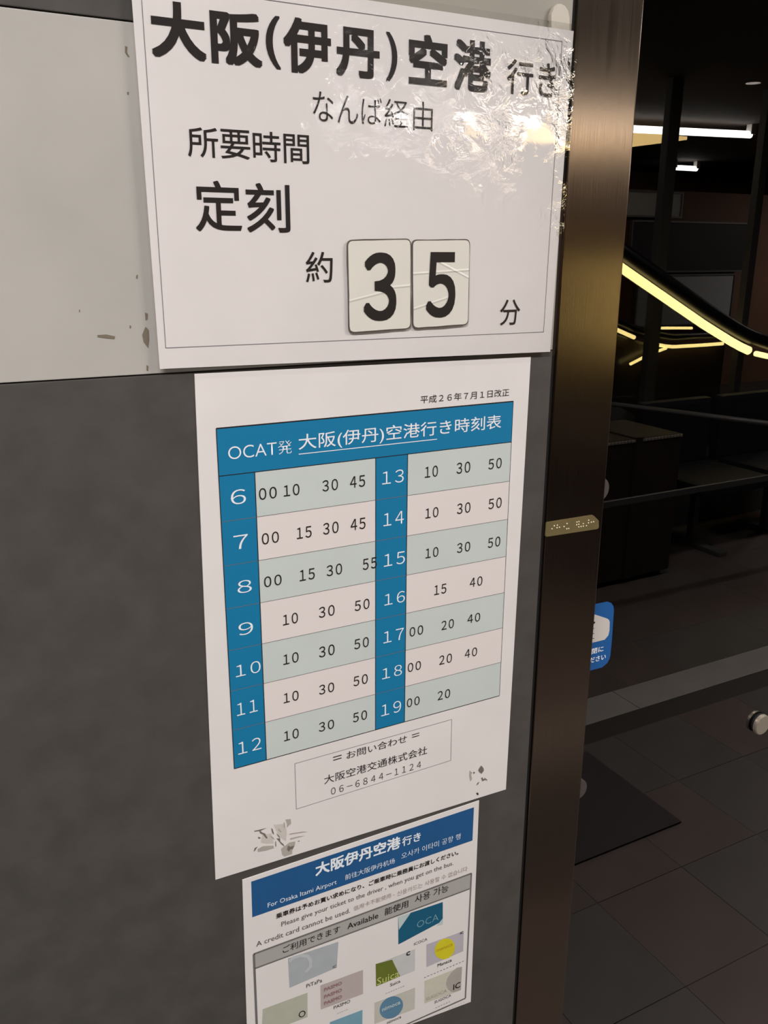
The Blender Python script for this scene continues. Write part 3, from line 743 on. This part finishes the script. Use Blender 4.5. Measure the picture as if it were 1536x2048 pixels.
# round bosses fixed to the glass
def boss(cx, cz, r, label, dark_cap=False):
    b = empty('glass_fitting', (cx, 0.028, cz), label, 'fitting', 'round glass fittings')
    n = 32
    disc = [(cx + math.cos(a * 2 * math.pi / n) * r, cz + math.sin(a * 2 * math.pi / n) * r) for a in range(n)]
    prism('cap', disc, 0.0185, 0.024, M['dark_boss' if dark_cap else 'boss'], b, bevel=0.0012)
    ring = [(cx + math.cos(a * 2 * math.pi / n) * r * 0.93, cz + math.sin(a * 2 * math.pi / n) * r * 0.93) for a in range(n)]
    prism('washer', ring, 0.024, 0.028, M['black_rubber'], b)
    adopt(b)


boss(0.6882, 1.3690, 0.0148, 'round metal fitting on the glass, half hidden by the post, level with the braille plate', True)
boss(1.0475, 0.9555, 0.0160, 'round pale metal fitting on the open glass near the right edge of the photo')
boss(0.6920, 0.9560, 0.0150, 'dark grey round metal fitting on the glass, peeping out low beside the post', True)

# ------------------------------------------------------------------ sheets, print and cards
S = {}
sheet_info = {
    'sign': ('destination_sign', (0.3775, 0.0, 1.5382), 'large laminated white sign with black Japanese airport heading and inset number cards', 'sign'),
    'time': ('timetable_sheet', (0.3795, 0.0, 1.0), 'white sheet with blue bus timetable of departure times below the large sign', 'timetable'),
    'note': ('ticket_notice', (0.372, 0.0, 0.60), 'lowest sheet, a notice with dark blue title bar and pictures of travel cards', 'notice'),
}
for k, (n, loc, lab, cat) in sheet_info.items():
    S[k] = empty(n, loc, lab, cat)
Y_FACE = {'sign': -0.006, 'time': -0.0008, 'note': -0.0008, 'card3': -0.0088, 'card5': -0.0088, 'sticker': 0.0274, 'plate': -0.0012}

# number cards: worn tiles standing proud of the sign
def crease_material(name, lines):
    m = mat(name, srgb(226, 223, 213), 0.32, noise=0.02, scale=30)
    nt = m.node_tree
    tc = nt.nodes.new('ShaderNodeTexCoord')
    sx = nt.nodes.new('ShaderNodeSeparateXYZ')
    nt.links.new(tc.outputs['Object'], sx.inputs[0])
    h = None
    for (a, b, c, xa, xb) in lines:                # ridge along a*x + b*z = c between xa and xb
        d = math_node(nt, 'ABSOLUTE', math_node(nt, 'SUBTRACT', math_node(nt, 'ADD', math_node(nt, 'MULTIPLY', sx.outputs[0], a), math_node(nt, 'MULTIPLY', sx.outputs[2], b)), c))
        r = math_node(nt, 'MAXIMUM', math_node(nt, 'SUBTRACT', 1.0, math_node(nt, 'MULTIPLY', d, 700.0)), 0.0)
        inx = math_node(nt, 'MULTIPLY', math_node(nt, 'GREATER_THAN', sx.outputs[0], xa), math_node(nt, 'LESS_THAN', sx.outputs[0], xb))
        r = math_node(nt, 'MULTIPLY', r, inx)
        h = r if h is None else math_node(nt, 'ADD', h, r)
    bp = nt.nodes.new('ShaderNodeBump')
    bp.inputs['Strength'].default_value = 0.6
    bp.inputs['Distance'].default_value = 0.0007
    nt.links.new(h, bp.inputs['Height'])
    nt.links.new(bp.outputs['Normal'], nt.nodes['Principled BSDF'].inputs['Normal'])
    return m


def rounded(q, r, jitter=0.0):
    """Rounded outline of a four-cornered figure (x, z)."""
    out = []
    for i in range(4):
        p0, p, p1 = (Vector(q[i - 1]), Vector(q[i]), Vector(q[(i + 1) % 4]))
        a = p + (p0 - p).normalized() * r
        b = p + (p1 - p).normalized() * r
        for t in (0, 0.25, 0.5, 0.75, 1):
            c = a * (1 - t) ** 2 + p * 2 * t * (1 - t) + b * t * t
            out.append(c)
        for t in (0.2, 0.4, 0.6, 0.8):
            nb = Vector(q[(i + 1) % 4]) + (p - Vector(q[(i + 1) % 4])).normalized() * r
            c = b.lerp(nb, t)
            out.append(c + Vector((random.uniform(-1, 1), random.uniform(-1, 1))) * jitter)
    return [tuple(c) for c in out]


C3 = [(0.3463, 1.6484), (0.4116, 1.6502), (0.4128, 1.5681), (0.3473, 1.5666)]
C5 = [(0.4126, 1.6492), (0.4764, 1.6503), (0.4775, 1.5696), (0.4144, 1.568)]
CREASE3 = [(-0.20, 0.98, -0.20 * -0.020 + 0.98 * 0.0305, -0.033, 0.004), (-0.07, 0.998, -0.07 * 0.02 + 0.998 * 0.040, 0.004, 0.033)]
CREASE5 = [(-0.05, 1.0, 0.0515, -0.033, 0.033), (0.40, 0.917, 0.40 * 0.012 + 0.917 * 0.0535, -0.008, 0.033), (-0.25, 0.968, 0.0250, -0.033, 0.01)]
for key, q, lab, cr in (('card3', C3, 'left-hand ivory number card with a large black three and a worn grimy rim', CREASE3),
                        ('card5', C5, 'right-hand ivory number card with a large black five and creases across it', CREASE5)):
    base = ((q[2][0] + q[3][0]) / 2, -0.0072, (q[2][1] + q[3][1]) / 2)
    S[key] = empty('number_card', base, lab, 'card', 'number cards')
    edge = prism('worn_edge', [(x, z) for x, z in rounded(q, 0.0055, 0.00035)], -0.0083, -0.0074, M['card_edge'], S[key])
    cx, cz = sum(p[0] for p in q) / 4, sum(p[1] for p in q) / 4
    qi = [(cx + (x - cx) * 0.968, cz + (z - cz) * 0.972) for x, z in q]
    face = prism('card_face', [(x - base[0], z - base[2]) for x, z in rounded(qi, 0.0048, 0.00018)], -0.0089, -0.0080, crease_material(key + '_ivory', cr), S[key], bevel=0.0002)
    face.location = (base[0], 0, base[2])
Y_FACE['card3'] = Y_FACE['card5'] = -0.0089

LAYER = 0.00012
CARD_LABELS = {'card_silver': 'silver grey travel card picture with pale ring', 'card_pink': 'pinkish grey travel card picture with three lines of text', 'card_green': 'pale green travel card picture with small black ring',
               'card_lightblue': 'light blue travel card picture at the bottom edge', 'card_teal': 'teal travel card picture with pale cut corners', 'card_lilac': 'lilac grey travel card picture with yellow disc',
               'card_strip': 'pale grey travel card picture with olive green motif', 'card_beige': 'beige travel card picture with steel blue disc', 'card_cream': 'cream travel card picture with grey disc segment'}
for nth, (sh, name, material, layer, q) in enumerate(POLYS):
    if name in ('INNER', 'CARD', 'STRIP', 'PLATE', 'STK', 'WHITE', 'M'):
        continue
    y = Y_FACE[sh]
    if name == 'paper':
        if sh == 'sign':
            prism('paper', [(0.1722, 1.8402), (0.5878, 1.8396), (0.5822, 1.5384), (0.1736, 1.5441)], -0.006, -0.0055, M['paper'], S[sh])
        elif sh == 'time':
            prism('paper', q, y, -0.0001, M['paper'], S[sh], bevel=0.0002)
        else:
            prism('paper', q, y, -0.0001, M['paper'], S[sh], bevel=0.0002)
    else:
        if name == 'scuff_mark':
            y -= (nth % 23) * 0.000005
        o = prism(name, q, y - LAYER * layer, y - LAYER * layer + 0.00008, M[material], S[sh])
        if material in CARD_LABELS and name == 'printed_card':
            o['label'] = CARD_LABELS[material]
for sh, material, w, layer, q, name in LINES:
    stroke(name, q, w, Y_FACE[sh] - LAYER * (layer + 0.5), M[material], S[sh])

# sign: mount, frame line, film
sg = S['sign']
box('mounting_pad', 0.19, 0.57, -0.0055, 0.0, 1.556, 1.83, M['fixture'], sg)
inner = [(0.1795, 1.8296), (0.5746, 1.8294), (0.5720, 1.5592), (0.1797, 1.5612)]
for a, b in zip(inner, inner[1:] + inner[:1]):
    stroke('frame_line', [a, b], 0.0006, -0.00625, M['grey_ink'], sg)
film = bmesh.new()
fq = [(0.1700, 1.8455), (0.5925, 1.8450), (0.5882, 1.5340), (0.1712, 1.5395)]
fr = rounded(fq, 0.004)
vs = [film.verts.new((x - 0.1700, 0, z - 1.5340)) for x, z in fr]
film.faces.new(vs)
fo = link('laminate_film', mesh_from(film, 'laminate_film'), M['film'], sg, (0.1700, -0.0070, 1.5340))

# timetable grid: header, hour cells, minute cells
tt = S['time']
yt = Y_FACE['time']
XG = (0.2205, 0.2545, 0.3790, 0.4150, 0.5415)
ZG = [1.4450 - i * 0.04305 for i in range(8)]
Z_HEAD = 1.4885


def flat(name, x0, x1, z0, z1, layer, material):
    return prism(name, [(x0, z0), (x1, z0), (x1, z1), (x0, z1)], yt - LAYER * layer, yt - LAYER * layer + 0.00008, material, tt)


flat('title_bar', XG[0], XG[4], ZG[0], Z_HEAD, 1, M['blue_time'])
for r in range(7):
    zt, zb = ZG[r], ZG[r + 1]
    flat('hour_cell', XG[0], XG[1], zb, zt, 1, M['blue_time'])
    flat('hour_cell', XG[2], XG[3], zb, zt, 1, M['blue_time'])
    for x0, x1 in ((XG[1], XG[2]), (XG[3], XG[4])):
        flat('minute_cell', x0, x1, zb, zt, 1, M['cell_green'] if r % 2 == 0 else M['cell_white'])
for r in range(0, 8):
    stroke('rule_line', [(XG[0], ZG[r]), (XG[4], ZG[r])], 0.0005 if 0 < r < 7 else 0.0008, yt - LAYER * 2.2, M['ink'] if r in (0, 7) else M['frame_dark'] if 'frame_dark' in M else M['frame_grey'], tt)
stroke('rule_line', [(XG[0], Z_HEAD), (XG[4], Z_HEAD)], 0.0012, yt - LAYER * 2.2, M['ink'], tt)
for x in XG:
    top = Z_HEAD if x in (XG[0], XG[4]) else ZG[0]
    stroke('rule_line', [(x, top), (x, ZG[7])], 0.0008 if x != XG[4] else 0.0005, yt - LAYER * 2.4, M['ink'], tt)

# braille plate and sticker
plate = S['plate'] = empty('braille_plate', (0.634, 0.0, 1.3285), 'small brass braille plate with raised dots stuck across the steel post', 'plate')
PQ = [p for p in POLYS if p[1] == 'PLATE'][0][4]
prism('plate_body', PQ, -0.0012, 0.0, M['brass'], plate, bevel=0.0003)
dbm = bmesh.new()
bmesh.ops.create_uvsphere(dbm, u_segments=12, v_segments=8, radius=0.00085)
dot_me = mesh_from(dbm, 'braille_dot')
dot_me.shade_smooth()
dot_me.materials.append(M['brass_dot'])
for x, z in DOTS:
    o = bpy.data.objects.new('braille_dot', dot_me)
    COL.objects.link(o)
    o.location = (x, -0.0012, z)
    o.parent = plate

stk = S['sticker'] = empty('glass_sticker', (0.69, 0.028, 1.1244), 'blue rounded sticker with white panel and white Japanese words, on the glass beside the post', 'sticker')
SQ = [p for p in POLYS if p[1] == 'STK'][0][4]
cxs = 0.688
outline = SQ[:] + [(2 * cxs - x, z) for x, z in reversed(SQ)]
outline = [(x, (z if x > cxs else z)) for x, z in outline]
prism('sticker_body', outline, 0.0274, 0.0279, M['sticker_blue'], stk)
WQ = [p for p in POLYS if p[1] == 'WHITE'][0][4]
prism('white_panel', WQ + [(2 * cxs - x, z) for x, z in reversed(WQ)], 0.0272, 0.0274, M['sticker_white'], stk)
for p in POLYS:
    if p[1] == 'M':
        prism('pictogram_mark', p[4], 0.02705, 0.0272, M['ink'], stk)
Y_FACE['sticker'] = 0.0274

for sh, s, x0, z0, x1, z1, bold, material in TEXTS:
    lettering(s, x0, z0, x1, z1, Y_FACE[sh] - LAYER * 3.5, M[material], S[sh], bold)
for k in ('sign', 'time', 'note', 'card3', 'card5', 'plate', 'sticker'):
    adopt(S[k])

# adhesive hook strip above the sign's upper right corner
SP = [(0.5622, 1.8368), (0.5612, 1.8510), (0.5640, 1.8575), (0.5680, 1.8605), (0.5725, 1.8613), (0.5775, 1.8600), (0.5815, 1.8565), (0.5836, 1.8510), (0.5846, 1.8391)]
strip = prism('adhesive_strip', [(x - 0.573, z - 1.837) for x, z in SP], -0.0045, -0.0002, mat('milky_plastic', srgb(205, 198, 184), 0.3, spec=0.6), None, bevel=0.0006)
strip.location = (0.573, 0, 1.837)
tag(strip, 'round-ended milky plastic adhesive tab behind the top right corner of the large sign', 'tab')

# ------------------------------------------------------------------ the concourse behind the camera, mirrored in glass and steel
def ceiling_lamp(x, y, power, label):
    t = empty('ceiling_lamp', (x, y, CEIL_Z), label, 'lamp', 'ceiling lamps over the walkway')
    box('lamp_housing', x - 0.65, x + 0.65, y - 0.12, y + 0.12, CEIL_Z - 0.06, CEIL_Z, M['fixture'], t, bevel=0.004)
    ld = bpy.data.lights.new('lamp_light', 'AREA')
    ld.shape = 'RECTANGLE'
    ld.size = 1.25
    ld.size_y = 0.2
    ld.energy = power
    ld.color = LAMP_COLOUR
    lo = bpy.data.objects.new('lamp_light', ld)
    COL.objects.link(lo)
    lo.location = (x, y, CEIL_Z - 0.075)
    lo.parent = t
    adopt(t)


for (x, y, k), label in zip(LAMP_SPOTS, ('ceiling lamp in front of the dark glass, second from the left of its row', 'ceiling lamp in front of the light stone wall, leftmost of its row',
                                         'ceiling lamp in front of the dark glass, rightmost of its row', 'added unseen ceiling lamp left of the escalator, farther from the wall', 'added unseen ceiling lamp beyond the right end of the escalator')):
    ceiling_lamp(x, y, LAMP_POWER * k, label)
dl = tag(prism('downlight', [(0.05 * math.cos(a * math.pi / 8), 0.05 * math.sin(a * math.pi / 8)) for a in range(16)], 0.0, 0.004, M['lamp_lens']), 'tiny round downlight in the dark ceiling at upper right', 'lamp')
dl.rotation_euler = (math.pi / 2, 0, 0)
dl.location = (5.32, -3.836, CEIL_Z)


def fluorescent(p0, p1, label):
    mid = tuple((a + b) / 2 for a, b in zip(p0, p1))
    t = empty('fluorescent_lamp', (mid[0], mid[1], mid[2]), label, 'lamp')
    tube('lit_tube', [p0, p1], 0.031, M['tube'], t)
    bm = bmesh.new()
    for p in (p0, p1):
        bx(bm, p[0] - 0.03, p[0] + 0.03, p[1] - 0.03, p[1] + 0.03, p[2] + 0.0, CEIL_Z - 0.001)
    link('tube_bracket', mesh_from(bm, 'tube_bracket'), M['fixture'], t)
    adopt(t)


fluorescent((5.10, -5.56, 2.655), (6.98, -5.24, 2.663), 'long white fluorescent tube seen mirrored high in the dark glass')
fluorescent((2.90, -5.90, 2.655), (4.80, -5.60, 2.655), 'long white fluorescent tube left of the long mirrored one, blurred in the steel')
fluorescent((8.78, -7.94, 2.658), (9.18, -7.94, 2.660), 'short white fluorescent tube seen mirrored below the long one')

# amber soffit beside the tube, the light on it put in as glow
sof = tag(prism('amber_soffit', [(4.4, 2.57), (6.15, 2.575), (6.95, 2.69), (6.95, 2.72), (4.4, 2.72)], -5.98, -6.12, M['soffit_glow']), 'amber soffit strip with its tube light put in as glow, mirrored just below the long fluorescent tube', 'soffit')

# partition posts
for x, y, w, lab in ((4.70, -3.94, 0.10, 'grey partition column mirrored between the two bright tube lengths'), (5.62, -3.94, 0.07, 'grey partition column mirrored near the right edge of the photo')):
    t = empty('partition_column', (x, y, 0), lab, 'column')
    box('shaft', x - w / 2, x + w / 2, y - 0.03, y + 0.03, 0.02, CEIL_Z, M['frame_metal'], t, bevel=0.004)
    box('base_plate', x - w / 2 - 0.02, x + w / 2 + 0.02, y - 0.05, y + 0.05, 0.0, 0.02, M['frame_metal'], t)
    adopt(t)

# escalator: near balustrade with lit handrail
def arc_path(raw, y):
    return [(x, y, z) for x, z in raw]


esc = empty('escalator', (3.6, -3.4, 0), 'escalator with black handrails and glowing yellow strips, mirrored in the dark glass', 'escalator')
near = [(3.02, 1.757), (3.4467, 1.5446), (3.8435, 1.352), (4.10, 1.228), (4.2611, 1.156), (4.36, 1.113), (4.45, 1.077), (4.5223, 1.052)]
tube('light_strip', arc_path([(3.37, 1.583)] + near[1:], -2.94), 0.026, M['rail_light'], esc)
tube('light_strip', arc_path([(4.590, 1.030), (4.70, 1.008), (4.95, 0.995), (5.3, 0.995)], -2.94), 0.017, M['rail_light'], esc)
hr = [(x, z + 0.085) for x, z in near] + [(4.70, 1.09), (4.95, 1.08), (5.3, 1.08)]
tube('handrail', arc_path(hr, -2.94), 0.045, M['rail_black'], esc)
bal = [(3.02, 1.00), (3.4467, 0.80), (4.2611, 0.40), (4.5223, 0.30), (5.3, 0.28)]
prism('glass_balustrade', [(x, z - 0.03) for x, z in near] + [(4.95, 0.98), (5.3, 0.98)] + list(reversed(bal)), -2.945, -2.935, M['clear_glass'], esc)
prism('skirt', list(bal) + [(5.3, 0.0), (3.02, 0.0)], -3.00, -2.90, M['frame_metal'], esc)
far = [(4.3, 1.262), (4.6, 1.141), (4.8248, 1.0473), (5.0084, 0.982), (5.1454, 0.9447)]
tube('light_strip', arc_path(far[:4], -4.44), 0.016, M['rail_light'], esc)
tube('light_strip', arc_path([(5.14, 0.946), (5.25, 0.917), (5.3463, 0.9), (5.4364, 0.8897), (5.75, 0.888), (6.0134, 0.8903)], -4.44), 0.014, M['rail_light'], esc)
tube('light_strip', arc_path([(5.1538, 1.0507), (5.6297, 1.0333)], -4.44), 0.011, M['rail_light'], esc)
tube('light_strip', arc_path([(4.9795, 0.7748), (5.18, 0.845), (5.3542, 0.8835)], -4.43), 0.012, M['rail_light'], esc)
tube('handrail', arc_path([(x, z + 0.07) for x, z in far] + [(5.4364, 0.965), (6.1, 0.96)], -4.47), 0.03, M['rail_black'], esc)
prism('balustrade', [(4.3, 1.23), (4.8248, 1.02), (5.4364, 0.86), (6.1, 0.86), (6.1, 0.0), (4.3, 0.0)], -4.52, -4.49, M['balustrade'], esc)
step_bm = bmesh.new()
for i in range(6):
    x = 5.0 - i * 0.38
    bx(step_bm, x, x + 0.40, -4.44, -3.02, 0.0, 0.02 + max(0, i - 1) * 0.19)
link('steps', mesh_from(step_bm, 'steps'), M['frame_metal'], esc)
adopt(esc)

# posters and boards on a far partition
def board(name, x0, x1, z0, z1, y, material, label):
    t = empty(name, ((x0 + x1) / 2, y, z0), label, 'board')
    box('panel', x0, x1, y - 0.02, y, z0, z1, material, t, bevel=0.003)
    bm = bmesh.new()
    w = 0.02
    for a, b, c, d in ((x0 - w, x1 + w, z0 - w, z0), (x0 - w, x1 + w, z1, z1 + w), (x0 - w, x0, z0, z1), (x1, x1 + w, z0, z1)):
        bx(bm, a, b, y - 0.03, y + 0.012, c, d)
    link('board_frame', mesh_from(bm, 'board_frame'), M['frame_metal'], t)
    adopt(t)


part = structure(box('wall_partition', 4.9, 12.0, -7.1, -7.0, 0.0, 2.3, M['wall_out']))
board('notice_board', 6.9, 7.9, 2.02, 2.26, -6.9, M['poster_pale'], 'pale grey board mirrored below the short tube')
board('notice_board', 7.20, 9.05, 1.42, 1.95, -6.9, M['poster_dark'], 'wide black board mirrored under the tubes at right')
board('notice_board', 7.35, 8.9, 0.80, 1.36, -6.9, M['poster_pale'], 'grey poster board mirrored behind the yellow handrail')

# brown trunk standing on the paving
rl = empty('barrier_rail', (3.0, -2.0, 0), 'thin grey rail crossing above the trunk, mirrored in the dark glass', 'rail')
tube('rail_bar', [(2.90, -2.855, 0.9), (3.50, -1.32, 0.9)], 0.012, M['frame_metal'], rl)
bm = bmesh.new()
bx(bm, 2.2, 4.6, -1.906, -1.894, 0.587, 0.617, 0.002, 1)
link('lower_bar', mesh_from(bm, 'lower_bar'), M['frame_metal'], rl)
for p in ((2.90, -2.855, 0.9), (3.50, -1.32, 0.9), (2.25, -1.9, 0.6), (4.55, -1.9, 0.6)):
    tube('rail_post', [(p[0], p[1], 0.0), (p[0], p[1], p[2])], 0.014, M['frame_metal'], rl)
adopt(rl)
tk = empty('travel_trunk', (3.05, -2.5, 0.0), 'brown leather-clad trunk with pale studded rim, mirrored beside the post', 'trunk')
box('trunk_body', 2.60, 3.34, -2.72, -2.30, 0.03, 0.76, M['trunk'], tk, bevel=0.01)
bm = bmesh.new()
for i in range(34):
    bx(bm, 2.61 + i * 0.0215, 2.625 + i * 0.0215, -2.30, -2.293, 0.745, 0.758, 0.001, 1)
link('studs', mesh_from(bm, 'studs'), M['stud'], tk)
box('strap', 3.02, 3.07, -2.728, -2.292, 0.03, 0.768, M['trunk'], tk, bevel=0.003)
for fx in (2.66, 3.28):
    for fy in (-2.68, -2.34):
        box('foot', fx - 0.02, fx + 0.02, fy - 0.02, fy + 0.02, 0.0, 0.03, M['black_rubber'], tk)
adopt(tk)

# dark waiting seats
for i in range(2):
    x0 = 3.55 + i * 0.62
    ch = empty('waiting_chair', (x0 + 0.27, -2.55, 0), 'navy waiting seat on a metal leg, mirrored ' + ('next to the trunk' if i == 0 else 'farther from the trunk, at the right edge'), 'chair')
    box('seat', x0, x0 + 0.54, -2.78, -2.32, 0.38, 0.45, M['navy'], ch, bevel=0.03)
    box('backrest', x0, x0 + 0.54, -2.86, -2.79, 0.42, 0.82, M['navy'], ch, bevel=0.03)
    box('leg', x0 + 0.25, x0 + 0.29, -2.62, -2.58, 0.02, 0.39, M['frame_metal'], ch)
    box('foot', x0 + 0.24, x0 + 0.30, -2.78, -2.36, 0.0, 0.025, M['frame_metal'], ch, bevel=0.005)
    adopt(ch)
